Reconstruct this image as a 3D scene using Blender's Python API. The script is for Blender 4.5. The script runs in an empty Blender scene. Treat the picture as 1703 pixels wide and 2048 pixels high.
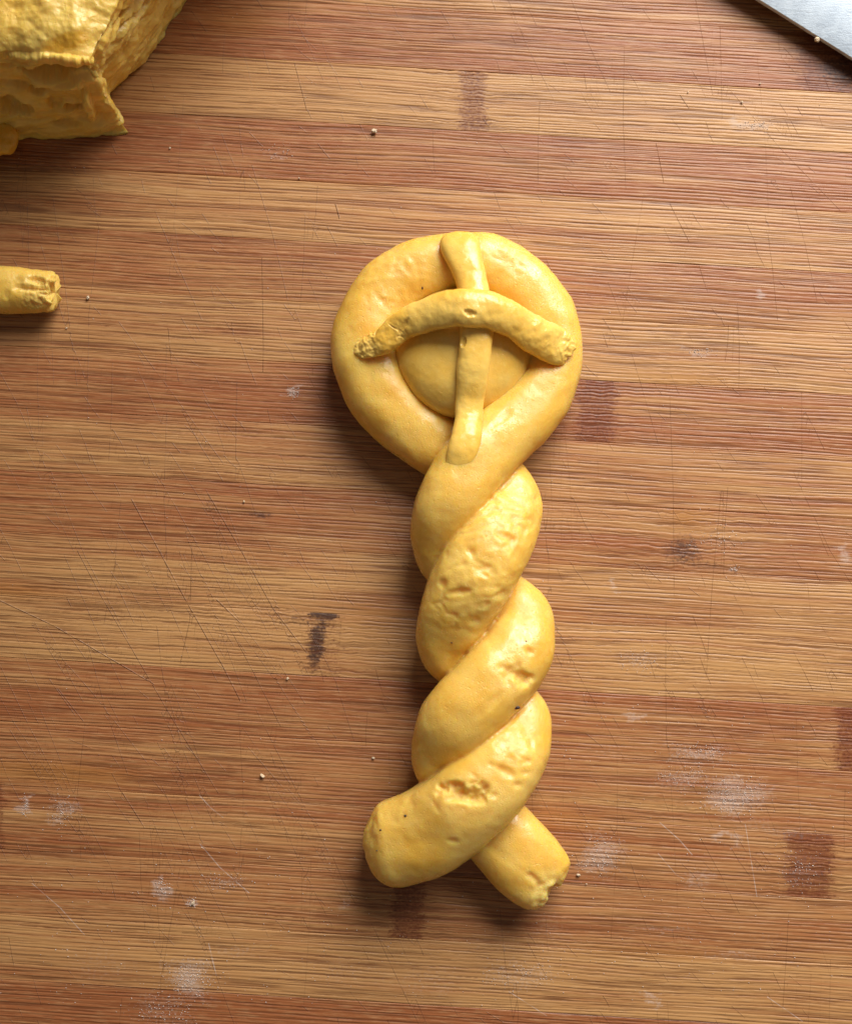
import bpy, math
import numpy as np

# ------------------------------------------------------------------ camera, world, light, exposure
scene = bpy.context.scene
COL = scene.collection
MM = 0.001
F_PX, TILT, DIST = 2600.0, math.radians(4.0), 0.26      # photo focal length in px, lean of the camera, distance to board centre
ST, CT = math.sin(TILT), math.cos(TILT)
CAM = np.array([0.0, -DIST * ST, DIST * CT])

cam_data = bpy.data.cameras.new('camera')
cam_data.sensor_fit = 'VERTICAL'
cam_data.angle = 2 * math.atan(1024.0 / F_PX)
cam_data.clip_start = 0.005
cam_data.clip_end = 50
cam = bpy.data.objects.new('camera', cam_data)
cam.location = CAM
cam.rotation_euler = (TILT, 0, 0)
COL.objects.link(cam)
scene.camera = cam

world = bpy.data.worlds.new('World')
scene.world = world
world.use_nodes = True
bg = world.node_tree.nodes['Background']
bg.inputs[0].default_value = (1.0, 0.90, 0.78, 1)
bg.inputs[1].default_value = 0.12


def area(name, loc, target, sx, sy, power, color):
    d = bpy.data.lights.new(name, 'AREA')
    d.shape = 'RECTANGLE'
    d.size, d.size_y, d.energy, d.color = sx, sy, power, color
    o = bpy.data.objects.new(name, d)
    o.location = loc
    v = np.array(target) - np.array(loc)
    from mathutils import Vector
    o.rotation_euler = Vector(v).to_track_quat('-Z', 'Y').to_euler()
    COL.objects.link(o)
    return o


window = area('window_light', (0.26, 0.40, 0.35), (0.125, -0.01, 0.0), 0.46, 0.38, 1.72, (1.0, 0.975, 0.94))
window.data.spread = math.radians(78)          # light that comes through a deep window reveal

vs = scene.view_settings
vs.view_transform = 'Standard'
vs.look = 'None'
vs.exposure = 0.0
vs.gamma = 1.0
vs.use_curve_mapping = False
scene.render.engine = 'CYCLES'
scene.cycles.use_denoising = True
scene.cycles.use_adaptive_sampling = True
scene.cycles.adaptive_threshold = 0.02
scene.cycles.max_bounces = 5
scene.cycles.diffuse_bounces = 3
scene.cycles.glossy_bounces = 2


# ------------------------------------------------------------------ numeric helpers
def at(px, py, z=0.0):
    """point of the place that stands z mm above the board where the photo shows (px, py)"""
    px, py, z = np.asarray(px, float), np.asarray(py, float), np.asarray(z, float) * MM
    u = (px - 851.5) / F_PX
    v = -(py - 1024.0) / F_PX
    dx, dy, dz = u, v * CT + ST, -CT + v * ST
    s = (z - CAM[2]) / dz
    return np.stack(np.broadcast_arrays(CAM[0] + dx * s, CAM[1] + dy * s, z), -1)


def proj(V):
    R = V - CAM
    depth = R[..., 1] * ST - R[..., 2] * CT
    v = R[..., 1] * CT + R[..., 2] * ST
    return 851.5 + F_PX * R[..., 0] / depth, 1024.0 - F_PX * v / depth


_rng = np.random.RandomState(7)
_perm = np.concatenate([_rng.permutation(256)] * 3)
_grad = _rng.normal(size=(256, 3))
_grad /= np.linalg.norm(_grad, axis=1)[:, None]


_gx, _gy, _gz = [np.ascontiguousarray(_grad[:, k], np.float32) for k in range(3)]


def _noise_block(P):
    i = np.floor(P)
    f = (P - i).astype(np.float32)
    i = i.astype(np.int32) & 255
    w = f * f * f * (f * (f * 6 - 15) + 10)
    x, y, z = f[:, 0], f[:, 1], f[:, 2]
    out = np.zeros(len(P), np.float32)
    for a in (0, 1):
        pa = _perm[i[:, 0] + a]
        wa = w[:, 0] if a else 1 - w[:, 0]
        for b in (0, 1):
            pb = _perm[pa + i[:, 1] + b]
            wb = wa * (w[:, 1] if b else 1 - w[:, 1])
            for c in (0, 1):
                h = _perm[pb + i[:, 2] + c]
                out += (_gx[h] * (x - a) + _gy[h] * (y - b) + _gz[h] * (z - c)) * (wb * (w[:, 2] if c else 1 - w[:, 2]))
    return out * 1.5


def noise(P, seed=0.0):
    P = np.asarray(P, float) + seed * 17.31
    shp = P.shape[:-1]
    P = P.reshape(-1, 3)
    out = np.empty(len(P), np.float32)
    for k in range(0, len(P), 32768):
        out[k:k + 32768] = _noise_block(P[k:k + 32768])
    return out.reshape(shp).astype(float)


def noise2(x, y, seed=0.0):
    """flat gradient noise, about -1..1"""
    shp = np.broadcast(x, y).shape
    x, y = np.broadcast_to(x, shp).ravel() + seed * 13.7, np.broadcast_to(y, shp).ravel() + seed * 7.9
    out = np.empty(len(x), np.float32)
    for k in range(0, len(x), 65536):
        a, b = x[k:k + 65536], y[k:k + 65536]
        i, j = np.floor(a), np.floor(b)
        u, v = (a - i).astype(np.float32), (b - j).astype(np.float32)
        i, j = i.astype(np.int32) & 255, j.astype(np.int32) & 255
        wu, wv = u * u * u * (u * (u * 6 - 15) + 10), v * v * v * (v * (v * 6 - 15) + 10)
        r = 0
        for p in (0, 1):
            pi = _perm[i + p]
            for q in (0, 1):
                h = _perm[pi + j + q]
                r = r + (_gx[h] * (u - p) + _gy[h] * (v - q)) * (wu if p else 1 - wu) * (wv if q else 1 - wv)
        out[k:k + 65536] = r * 1.7
    return out.reshape(shp).astype(float)


def worley(P, seed=0.0):
    """distance to the nearest of scattered points, for crumbs"""
    shp = P.shape[:-1]
    P = P.reshape(-1, 3) + seed * 3.11
    out = np.empty(len(P), np.float32)
    for k in range(0, len(P), 16384):
        Q = P[k:k + 16384]
        i = np.floor(Q).astype(np.int32)
        f = (Q - i).astype(np.float32)
        best = np.full(len(Q), 9.0, np.float32)
        for a in (-1, 0, 1):
            for b in (-1, 0, 1):
                for c in (-1, 0, 1):
                    h = _perm[_perm[_perm[(i[:, 0] + a) & 255] + ((i[:, 1] + b) & 255)] + ((i[:, 2] + c) & 255)]
                    d = (a + .5 + .45 * _gx[h] - f[:, 0]) ** 2 + (b + .5 + .45 * _gy[h] - f[:, 1]) ** 2 + (c + .5 + .45 * _gz[h] - f[:, 2]) ** 2
                    best = np.minimum(best, d)
        out[k:k + 16384] = np.sqrt(best)
    return out.reshape(shp).astype(float)


def crumbs_on(P, mask, size, seed):
    """rounded granules, about -0.5..0.5, only where mask is set"""
    out = np.zeros(mask.shape)
    m = mask > 0.02
    if m.any():
        q = P[m]
        out[m] = 0.45 - worley(q / size + 0.25 * noise(q / size * .8, seed)[:, None], seed) + 0.5 * (0.42 - worley(q / (size * .45), seed + 2))
    return out


def fbm(P, octaves=3, seed=0.0, gain=0.5):
    s, a, t = 0.0, 1.0, 0.0
    for k in range(octaves):
        s = s + a * noise(P * (2.03 ** k), seed + k * 3.7)
        t += a
        a *= gain
    return s / t


def sstep(a, b, x):
    t = np.clip((x - a) / (b - a), 0, 1)
    return t * t * (3 - 2 * t)


def spline(ctrl, n):
    """dense Catmull-Rom through rows of ctrl, evenly spaced in the first three columns"""
    C = np.asarray(ctrl, float)
    C = np.vstack([2 * C[0] - C[1], C, 2 * C[-1] - C[-2]])
    m = len(C) - 3
    t = np.linspace(0, m, n * 6)
    i = np.minimum(t.astype(int), m - 1)
    f = (t - i)[:, None]
    p0, p1, p2, p3 = C[i], C[i + 1], C[i + 2], C[i + 3]
    S = 0.5 * (2 * p1 + (p2 - p0) * f + (2 * p0 - 5 * p1 + 4 * p2 - p3) * f * f + (3 * p1 - p0 - 3 * p2 + p3) * f ** 3)
    L = np.concatenate([[0], np.cumsum(np.linalg.norm(np.diff(S[:, :3], axis=0), axis=1))])
    s = np.linspace(0, L[-1], n)
    out = np.stack([np.interp(s, L, S[:, k]) for k in range(S.shape[1])], 1)
    return out, s, np.interp(s, L, t)


def grid_mesh(name, G, mat, parent=None, closed_u=True, cap_start=False, cap_end=False, attrs=None, smooth=True):
    """G: (rows, columns, 3) grid of points -> one mesh object"""
    n, m = G.shape[:2]
    idx = np.arange(n * m).reshape(n, m)
    a = idx[:-1]
    b = idx[1:]
    if closed_u:
        q = np.stack([a, np.roll(a, -1, 1), np.roll(b, -1, 1), b], -1).reshape(-1, 4)
    else:
        q = np.stack([a[:, :-1], a[:, 1:], b[:, 1:], b[:, :-1]], -1).reshape(-1, 4)
    V = G.reshape(-1, 3)
    loops = q.reshape(-1)
    starts = np.arange(len(q)) * 4
    extra = []
    if cap_start:
        extra.append(idx[0][::-1])
    if cap_end:
        extra.append(idx[-1])
    for e in extra:
        starts = np.append(starts, len(loops))
        loops = np.append(loops, e)
    me = bpy.data.meshes.new(name)
    me.vertices.add(len(V))
    me.vertices.foreach_set('co', V.astype(np.float32).ravel())
    me.loops.add(len(loops))
    me.loops.foreach_set('vertex_index', loops.astype(np.int32))
    me.polygons.add(len(starts))
    me.polygons.foreach_set('loop_start', starts.astype(np.int32))
    me.polygons.foreach_set('use_smooth', np.full(len(starts), smooth))
    me.update(calc_edges=True)
    me.validate()
    for k, v in (attrs or {}).items():
        at_ = me.attributes.new(k, 'FLOAT', 'POINT')
        at_.data.foreach_set('value', np.asarray(v, np.float32).ravel())
    me.materials.append(mat)
    o = bpy.data.objects.new(name, me)
    COL.objects.link(o)
    if parent:
        o.parent = parent
    return o


def thing(o, label, cat, group=None, kind=None):
    o['label'] = label
    if cat:
        o['category'] = cat
    if group:
        o['group'] = group
    if kind:
        o['kind'] = kind
    return o


def empty(name, loc=(0, 0, 0)):
    o = bpy.data.objects.new(name, None)
    o.location = loc
    o.empty_display_size = 0.01
    COL.objects.link(o)
    return o


# ------------------------------------------------------------------ node helpers
class Nodes:
    def __init__(self, name):
        self.mat = bpy.data.materials.new(name)
        self.mat.use_nodes = True
        self.t = self.mat.node_tree
        self.n = self.t.nodes
        self.n.clear()
        self.out = self.n.new('ShaderNodeOutputMaterial')
        self.bsdf = self.n.new('ShaderNodeBsdfPrincipled')
        self.t.links.new(self.bsdf.outputs[0], self.out.inputs[0])

    def put(self, sock, v):
        if isinstance(v, bpy.types.NodeSocket):
            self.t.links.new(v, sock)
        else:
            sock.default_value = v

    def math(self, op, a, b=0.0, c=0.0, clamp=False):
        n = self.n.new('ShaderNodeMath')
        n.operation = op
        n.use_clamp = clamp
        self.put(n.inputs[0], a)
        self.put(n.inputs[1], b)
        self.put(n.inputs[2], c)
        return n.outputs[0]

    def vmath(self, op, a, b=(0, 0, 0), scale=None):
        n = self.n.new('ShaderNodeVectorMath')
        n.operation = op
        self.put(n.inputs[0], a)
        self.put(n.inputs[1], b)
        if scale is not None:
            self.put(n.inputs[3], scale)
        return n.outputs['Value'] if op in ('DOT_PRODUCT', 'LENGTH') else n.outputs['Vector']

    def noise(self, vec, scale=1.0, detail=2.0, rough=0.5, dist=0.0):
        n = self.n.new('ShaderNodeTexNoise')
        self.put(n.inputs['Vector'], vec)
        n.inputs['Scale'].default_value = scale
        n.inputs['Detail'].default_value = detail
        n.inputs['Roughness'].default_value = rough
        n.inputs['Distortion'].default_value = dist
        return n.outputs[0]

    def ramp(self, v, a, b, lo=0.0, hi=1.0):
        n = self.n.new('ShaderNodeMapRange')
        n.interpolation_type = 'SMOOTHSTEP'
        self.put(n.inputs[0], v)
        self.put(n.inputs[1], a)
        self.put(n.inputs[2], b)
        self.put(n.inputs[3], lo)
        self.put(n.inputs[4], hi)
        return n.outputs[0]

    def mix(self, f, a, b, mode='MIX'):
        n = self.n.new('ShaderNodeMix')
        n.data_type = 'RGBA'
        n.blend_type = mode
        n.clamp_factor = True
        self.put(n.inputs[0], f)
        self.put(n.inputs[6], a if isinstance(a, bpy.types.NodeSocket) else (*a, 1))
        self.put(n.inputs[7], b if isinstance(b, bpy.types.NodeSocket) else (*b, 1))
        return n.outputs[2]

    def attr(self, name, kind='GEOMETRY', out='Fac'):
        n = self.n.new('ShaderNodeAttribute')
        n.attribute_name = name
        n.attribute_type = kind
        return n.outputs[out]

    def bump(self, h, strength, dist, normal=None):
        n = self.n.new('ShaderNodeBump')
        n.inputs['Strength'].default_value = strength
        n.inputs['Distance'].default_value = dist
        self.put(n.inputs['Height'], h)
        if normal is not None:
            self.put(n.inputs['Normal'], normal)
        return n.outputs[0]


# ------------------------------------------------------------------ the cutting board
BOARD_ROT = math.radians(-3.4)
board = empty('cutting_board', (0, 0, -0.0))
board.rotation_euler = (0, 0, BOARD_ROT)
thing(board, 'worn bamboo cutting board of long brown strips lying under all the dough', 'cutting board')
CR, SR = math.cos(BOARD_ROT), math.sin(BOARD_ROT)


def to_board(P):
    return np.stack([P[..., 0] * CR + P[..., 1] * SR, -P[..., 0] * SR + P[..., 1] * CR, P[..., 2]], -1)


def to_world(P):
    return np.stack([P[..., 0] * CR - P[..., 1] * SR, P[..., 0] * SR + P[..., 1] * CR, P[..., 2]], -1)


def bamboo_material():
    N = Nodes('bamboo')
    tc = N.n.new('ShaderNodeTexCoord')
    tc.object = board
    P = N.vmath('SCALE', tc.outputs['Object'], scale=1000.0)          # millimetres on the board
    sep = N.n.new('ShaderNodeSeparateXYZ')
    N.put(sep.inputs[0], P)
    X, Y = sep.outputs[0], sep.outputs[1]
    seed = N.attr('seed', 'OBJECT')
    tone = N.attr('tone', 'OBJECT')
    band = N.attr('node_band')
    dark = N.attr('dark_stain')
    warm = N.attr('warm_stain')
    flour = N.attr('flour')

    def vec(x, y, z=0.0):
        n = N.n.new('ShaderNodeCombineXYZ')
        N.put(n.inputs[0], x)
        N.put(n.inputs[1], y)
        N.put(n.inputs[2], z)
        return n.outputs[0]

    def mul(a, b):
        return N.math('MULTIPLY', a, b)

    def add(a, b):
        return N.math('ADD', a, b)

    line = N.attr('pore_line')
    streak = N.attr('streak')
    fd = N.noise(vec(mul(X, 0.30), mul(Y, 3.4), seed), 1.0, 2.0, 0.6)
    dn = N.noise(vec(mul(X, 1.6), mul(Y, 2.2), seed), 1.0, 3.0, 0.7)

    # the long cuts the board shows one by one: signed distance to the nearest cut, kept per vertex
    jitter = N.ramp(N.noise(vec(mul(X, 0.5), mul(Y, 0.5), 3.0), 1.0, 2.0), 0.32, 0.56, 0.25, 1.0)
    def cut(nm):
        d = N.math('ABSOLUTE', N.attr(nm + '_dist'))
        w = N.attr(nm + '_width')
        return mul(mul(N.ramp(N.math('DIVIDE', d, N.math('MAXIMUM', w, 0.01)), 1.0, 0.3), N.ramp(w, 0.03, 0.07)), jitter)
    deep = cut('cut')
    fine = N.math('MAXIMUM', cut('score'), cut('nick'))
    pale = cut('flour_cut')

    groove = N.math('MAXIMUM', mul(fine, 0.8), deep)

    # colour
    t = add(tone, streak)
    col = N.mix(N.ramp(t, 0.0, 1.0), (0.53, 0.275, 0.100), (0.335, 0.110, 0.036))
    col = N.mix(mul(N.ramp(fd, 0.45, 0.75), 0.35), col, (0.60, 0.36, 0.17))
    col = N.mix(mul(warm, 0.8), col, (0.42, 0.17, 0.035))
    bandm = N.ramp(add(mul(band, 0.85), mul(N.math('SUBTRACT', dn, 0.5), 1.3)), 0.25, 0.95)
    col = N.mix(mul(bandm, 0.82), col, (0.17, 0.036, 0.011))
    darkm = N.ramp(add(dark, mul(N.math('SUBTRACT', dn, 0.5), 1.0)), 0.28, 0.85)
    col = N.mix(mul(darkm, 0.88), col, (0.040, 0.018, 0.016))
    pore = mul(N.ramp(dn, 0.60, 0.70), mul(N.ramp(band, 0.2, 0.6), 0.7))
    col = N.mix(pore, col, (0.035, 0.010, 0.006))
    col = N.mix(mul(line, 0.74), col, (0.120, 0.032, 0.009))
    col = N.mix(mul(groove, 0.55), col, (0.075, 0.026, 0.012))
    # flour rubbed into the grain
    fm = N.ramp(add(mul(flour, 1.15), mul(N.math('SUBTRACT', dn, 0.5), 1.2)), 0.30, 0.95)
    fm = mul(fm, N.math('SUBTRACT', 1.0, mul(line, 0.45)))
    fm = N.math('MAXIMUM', mul(fm, 0.38), mul(pale, 0.45))
    col = N.mix(fm, col, (0.66, 0.56, 0.50))
    N.put(N.bsdf.inputs['Base Color'], col)
    N.put(N.bsdf.inputs['Roughness'], add(0.44, mul(fm, 0.4)))
    N.bsdf.inputs['Specular IOR Level'].default_value = 0.45
    h = N.math('SUBTRACT', mul(fd, 0.30), N.math('MAXIMUM', mul(fine, 0.22), mul(deep, 0.6)))
    N.put(N.bsdf.inputs['Normal'], N.bump(h, 0.6, 0.00026))
    return N.mat


BAMBOO = bamboo_material()
PITCH = 0.04809935 * DIST * CT                     # width of one strip
Q0 = (0.37228149 * CT - ST * math.cos(BOARD_ROT)) * DIST                  # board coordinate of the strip edge below the bright top strip
# how red each strip is, from above the picture to below it (0 pale straw, 1 red brown)
TONES = {-4: .5, -3: .35, -2: .55, -1: .74, 0: .14, 1: .82, 2: .36, 3: .62, 4: .34, 5: .76, 6: .46, 7: .62, 8: .36,
         9: .16, 10: .74, 11: .62, 12: .60, 13: .56, 14: .24, 15: .95, 16: .5, 17: .4, 18: .7}


DEEP_CUTS = (([(264, 1000), (308, 1082), (370, 1197), (444, 1329), (480, 1400)], 0.14),
             ([(418, 990), (481, 1099), (547, 1218), (612, 1304)], 0.12),
             ([(156, 1103), (201, 1189), (341, 1431), (436, 1585)], 0.10),
             ([(0, 1201), (107, 1251), (164, 1284), (304, 1366)], 0.14),
             ([(384, 1100), (380, 1240), (362, 1322)], 0.08),
             ([(247, 1588), (288, 1653)], 0.13),
             ([(434, 1200), (478, 1243)], 0.14),
             ([(463, 1262), (505, 1340), (560, 1450)], 0.09),
             ([(524, 520), (527, 700), (526, 740)], 0.08),
             ([(337, 660), (343, 725)], 0.10),
             ([(672, 412), (678, 434)], 0.18),
             ([(1312, 290), (1326, 362)], 0.10),
             ([(1361, 193), (1375, 214)], 0.12),
             ([(590, 130), (612, 215), (622, 234)], 0.10),
             ([(1340, 410), (1375, 480)], 0.09),
             ([(118, 1380), (165, 1440)], 0.10))
PALE_CUTS = (([(402, 1690), (440, 1735), (496, 1784)], 0.13),
             ([(66, 1768), (120, 1815), (168, 1868)], 0.12),
             ([(1322, 1648), (1358, 1680), (1382, 1708)], 0.13),
             ([(1316, 1708), (1352, 1750), (1368, 1758)], 0.10),
             ([(418, 1890), (432, 1948)], 0.13),
             ([(400, 1592), (422, 1616), (445, 1634)], 0.13),
             ([(1090, 2030), (1020, 1985)], 0.12),
             ([(1600, 2040), (1535, 1995)], 0.12),
             ([(1490, 1652), (1512, 1790)], 0.10))


_rc = np.random.RandomState(5)


def random_cuts(n, ang, spread, lo, hi, w0, w1, focus=None):
    out = []
    for _ in range(n):
        if focus and _rc.rand() < .6:
            cx, cy = focus[0] + focus[2] * _rc.normal(), focus[1] + focus[3] * _rc.normal()
        else:
            cx, cy = _rc.uniform(-60, 1760), _rc.uniform(-60, 2110)
        a = math.radians(ang + spread * _rc.normal())
        L = lo * (hi / lo) ** _rc.rand() / 2
        bow = _rc.normal() * 0.03 * L
        dx, dy = math.cos(a), math.sin(a)
        out.append(([(cx - dx * L, cy - dy * L), (cx - dy * bow, cy + dx * bow), (cx + dx * L, cy + dy * L)], _rc.uniform(w0, w1)))
    return out


SCORES = random_cuts(90, 90, 4, 60, 420, .05, .085) + random_cuts(130, 63, 6, 50, 380, .06, .11, (330, 1280, 230, 240))
NICKS = random_cuts(520, 52, 10, 12, 46, .06, .12, (1000, 1000, 700, 800)) + random_cuts(220, 66, 8, 16, 90, .05, .11)


def cut_fields(px, py, cuts):
    """signed distance (mm) to the nearest cut and that cut's half width, 0 past its ends"""
    best, width = np.full(px.shape, 9.0), np.zeros(px.shape)
    colx = px.mean(1)
    ymin, ymax = py.min() - 12, py.max() + 12
    for pts, w in cuts:
        for (x0, y0), (x1, y1) in zip(pts[:-1], pts[1:]):
            if max(y0, y1) < ymin or min(y0, y1) > ymax:
                continue
            L = math.hypot(x1 - x0, y1 - y0)
            ux, uy = (x1 - x0) / L, (y1 - y0) / L
            xa, xb = min(x0, x1) - 26, max(x0, x1) + 26
            i0, i1 = np.searchsorted(colx, xa), np.searchsorted(colx, xb)
            if i1 <= i0:
                continue
            X_, Y_ = px[i0:i1], py[i0:i1]
            al = (X_ - x0) * ux + (Y_ - y0) * uy
            sd = (-(X_ - x0) * uy + (Y_ - y0) * ux) * 0.1
            ok = (al > -5) & (al < L + 5) & (np.abs(sd) < np.abs(best[i0:i1]))
            best[i0:i1][ok] = sd[ok]
            width[i0:i1][ok] = w
    return best, width


def blob(px, py, cx, cy, rx, ry, soft=0.5, ang=3.4):
    c, s = math.cos(math.radians(ang)), math.sin(math.radians(ang))
    dx, dy = px - cx, py - cy
    u, v = (dx * c + dy * s) / rx, (-dx * s + dy * c) / ry
    return 1 - sstep(1 - soft, 1 + soft, np.sqrt(u * u + v * v))


def plank(k):
    y1 = Q0 - (k - 1) * PITCH - 0.00001
    y0 = Q0 - k * PITCH + 0.00001
    seen = -2 <= k <= 16
    xs = np.concatenate([np.linspace(-0.155, -0.098, 12), np.linspace(-0.0974, 0.0974, 330), np.linspace(0.098, 0.155, 12)])
    ys = np.concatenate([[y0, y0 + 0.00010], np.linspace(y0 + 0.00022, y1 - 0.00022, 106 if seen else 30), [y1 - 0.00010, y1]])
    X, Y = np.meshgrid(xs, ys, indexing='ij')
    mid = (y0 + y1) / 2
    sd = 31.7 + k * 5.13
    G = np.stack([X, Y, 0 * X], -1)
    px, py = proj(to_world(G))
    worn = 0 * px
    for cx, cy, rx, ry, a in ((400, 1250, 330, 60, .9), (1380, 1320, 280, 70, .7), (1320, 1080, 220, 60, .8), (1450, 1620, 160, 40, .6),
                              (500, 900, 200, 60, .4), (300, 1560, 300, 60, .5), (850, 1900, 500, 60, .3)):
        worn = np.maximum(worn, a * blob(px, py, cx, cy, rx, ry, .8))
    # fibres: dark thin pores between pale ridges, wandering a little, more so where the board is worn
    x_, y_ = X / MM, Y / MM
    bend = 0 * x_
    for kk, cx in ((0, 945), (5, 1192), (10, 1712), (12, 1618), (13, 815), (9, 648), (7, 1385)):
        if kk == k:
            bend = np.exp(-((px - cx) / 90.0) ** 2)
    YY = y_ + 0.55 * noise2(x_ * .03, y_ * .12, sd) + (0.045 + 0.16 * worn + 0.30 * bend) * noise2(x_ * .42, y_ * .7, sd + 1) \
        + (0.030 + 0.10 * worn) * noise2(x_ * 1.1, y_ * 1.3, sd + 2)
    fa = noise2(x_ * .012, YY * 1.5, sd + 3) + 0.4 * noise2(x_ * .025, YY * 3.1, sd + 4)
    fb = np.sin(YY * 2 * np.pi / .68 + 3.4 * noise2(x_ * .006, YY * .45, sd + 5) + 1.0 * noise2(x_ * .05, YY * 1.0, sd + 13))
    gate = sstep(-.45, .15, noise2(x_ * .10, YY * 1.1, sd + 6))
    gate2 = sstep(-.45, .25, noise2(x_ * .035, YY * 1.3, sd + 12)) * (.55 + .45 * gate)
    pore = np.maximum(.9 * (1 - sstep(.02, .17, np.abs(fa))) * (.25 + .75 * gate), sstep(.45, .92, fb) * gate2)
    streak = .26 * noise2(x_ * .008, YY * .22, sd + 7) + .26 * noise2(x_ * .014, YY * .6, sd + 8) + .20 * noise2(x_ * .05, y_ * .16, sd + 9) \
        + .26 * noise2(x_ * .02, YY * 1.7, sd + 10)
    Z = -0.00005 * ((Y - mid) / (PITCH / 2)) ** 2 + 0.00005 * noise2(x_ * .03, y_ * .16, sd + 11)
    Z += MM * (0.025 * fa - 0.012 * fb - 0.080 * pore)
    Z -= Z.max()
    Z[:, 0] -= 0.00005
    Z[:, -1] -= 0.00005
    G = np.stack([X, Y, Z], -1)
    px, py = proj(to_world(G))
    zero = 0 * px
    wig = 12 * noise2(px / 40, py / 25, 3.0) + 11 * noise2(px / 70, py / 4.0, 4.0)
    band, dark, warm, flour = zero.copy(), zero.copy(), zero.copy(), zero.copy()

    def node(kk, cx, half, amt):
        if kk != k:
            return
        d = np.abs(px + wig - cx) / half
        np.maximum(band, amt * (1 - sstep(0.6, 1.5, d)), out=band)
    node(0, 945, 28, 0.85)
    node(5, 1192, 40, 0.95)
    node(10, 1712, 42, 1.0)
    node(12, 1618, 48, 0.95)
    node(13, 815, 34, 0.9)
    node(9, 648, 40, 0.5)
    node(7, 1385, 60, 0.25)
    node(-1, 1655, 62, 0.9)
    node(12, -12, 22, 0.8)
    if k == 9:
        dark = np.maximum(dark, 0.95 * blob(px + wig, py, 648, 1228, 26, 14, .7))
        dark = np.maximum(dark, 0.85 * blob(px + wig * .6, py, 634, 1285, 17, 62, .8, 8))
        dark = np.maximum(dark, 0.5 * blob(px + wig, py, 600, 1240, 40, 16, .8))
    if k == 7:
        dark = np.maximum(dark, 0.62 * blob(px + wig, py, 1365, 1100, 48, 34, .9))
        dark = np.maximum(dark, 0.45 * blob(px, py, 1390, 1128, 70, 10, .9))
        warm = np.maximum(warm, 0.8 * blob(px, py, 1375, 1035, 40, 24, .9))
        dark = np.maximum(dark, 0.62 * blob(px, py, 522, 1030, 30, 8, .6))
    if k == -1:
        dark = np.maximum(dark, 0.7 * blob(px + wig, py, 1690, 140, 60, 40, .9))
    if k == 5:
        dark = np.maximum(dark, 0.32 * blob(px, py, 330, 758, 340, 12, .8))
    for cx, cy, rx, ry, a in ((470, 45, 60, 24, .5), (110, 1545, 150, 20, .7), (1400, 765, 120, 12, .6), (30, 1180, 80, 14, .6),
                              (1100, 1640, 90, 20, .5), (1300, 1905, 150, 10, .5), (760, 1240, 60, 40, .3), (880, 1690, 60, 60, .3)):
        warm = np.maximum(warm, a * blob(px, py, cx, cy, rx, ry, .8))
    wf = wig + 30 * noise2(px / 70, py / 40, 8.0) + 12 * noise2(px / 16, py / 12, 8.5)
    wf2 = 20 * noise2(px / 60, py / 30, 9.0) + 9 * noise2(px / 14, py / 10, 9.5)
    for cx, cy, rx, ry, a in ((1510, 250, 26, 9, .85), (588, 787, 10, 12, .95), (1400, 703, 18, 6, .75), (1360, 695, 20, 6, .5),
                              (560, 306, 26, 14, .45), (535, 355, 10, 8, .5), (1468, 1138, 6, 6, .9), (1430, 1075, 50, 34, .32),
                              (1222, 1172, 7, 8, .75), (1280, 1320, 46, 22, .42), (1270, 1428, 12, 12, .6), (1395, 1505, 55, 16, .62),
                              (1470, 1590, 52, 34, .72), (1370, 1555, 60, 22, .52), (1200, 1712, 34, 38, .62), (1560, 1660, 90, 14, .4),
                              (1440, 1678, 30, 6, .7), (1400, 1755, 30, 14, .5), (1600, 1740, 40, 40, .35), (1330, 1860, 60, 10, .45),
                              (1460, 1912, 60, 8, .45), (1300, 2000, 18, 8, .65), (380, 1958, 40, 34, .72), (384, 1806, 9, 8, .9),
                              (325, 1775, 12, 22, .7), (330, 2020, 60, 36, .42), (450, 1762, 40, 16, .45), (125, 1625, 24, 36, .55),
                              (52, 1615, 9, 18, .75), (470, 1905, 60, 12, .35), (690, 1805, 20, 14, .5), (560, 1590, 40, 14, .3),
                              (1040, 1950, 70, 24, .45), (1000, 1880, 90, 24, .32), (700, 1940, 120, 30, .3), (1650, 560, 30, 10, .35),
                              (1530, 590, 12, 7, .8), (1690, 1110, 12, 14, .7), (1220, 1500, 40, 20, .3), (1540, 1880, 70, 12, .3),
                              (1100, 1860, 60, 60, .3), (850, 1960, 80, 30, .35), (200, 1930, 90, 40, .3), (620, 1700, 60, 20, .25)):
        flour = np.maximum(flour, a * blob(px + wf, py + wf2, cx, cy, rx * 1.25, ry * 1.25, .95))
    cd, cw = cut_fields(px, py, DEEP_CUTS)
    fd_, fw_ = cut_fields(px, py, PALE_CUTS)
    sd_, sw_ = cut_fields(px, py, SCORES)
    nd_, nw_ = cut_fields(px, py, NICKS)
    # top sheet plus the body of the strip below it
    n, m = X.shape
    body_l = G[:, :1].copy()
    body_r = G[:, -1:].copy()
    body_l[..., 2] = -0.016
    body_r[..., 2] = -0.016
    GG = np.concatenate([body_l, G, body_r], 1)
    pad = lambda a: np.concatenate([a[:, :1], a, a[:, -1:]], 1)
    o = grid_mesh('strip', GG, BAMBOO, board, closed_u=True, cap_start=True, cap_end=True,
                  attrs=dict(node_band=pad(band), dark_stain=pad(dark), warm_stain=pad(warm), flour=pad(flour), pore_line=pad(pore), streak=pad(streak),
                             cut_dist=pad(cd), cut_width=pad(cw), score_dist=pad(sd_), score_width=pad(sw_), nick_dist=pad(nd_), nick_width=pad(nw_),
                             flour_cut_dist=pad(fd_), flour_cut_width=pad(fw_)))
    # side walls stay crisp
    o['seed'] = float(k * 7.37 + 40.0)
    o['tone'] = float(TONES[k])
    return o


for k in range(-4, 19):
    plank(k)


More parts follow.
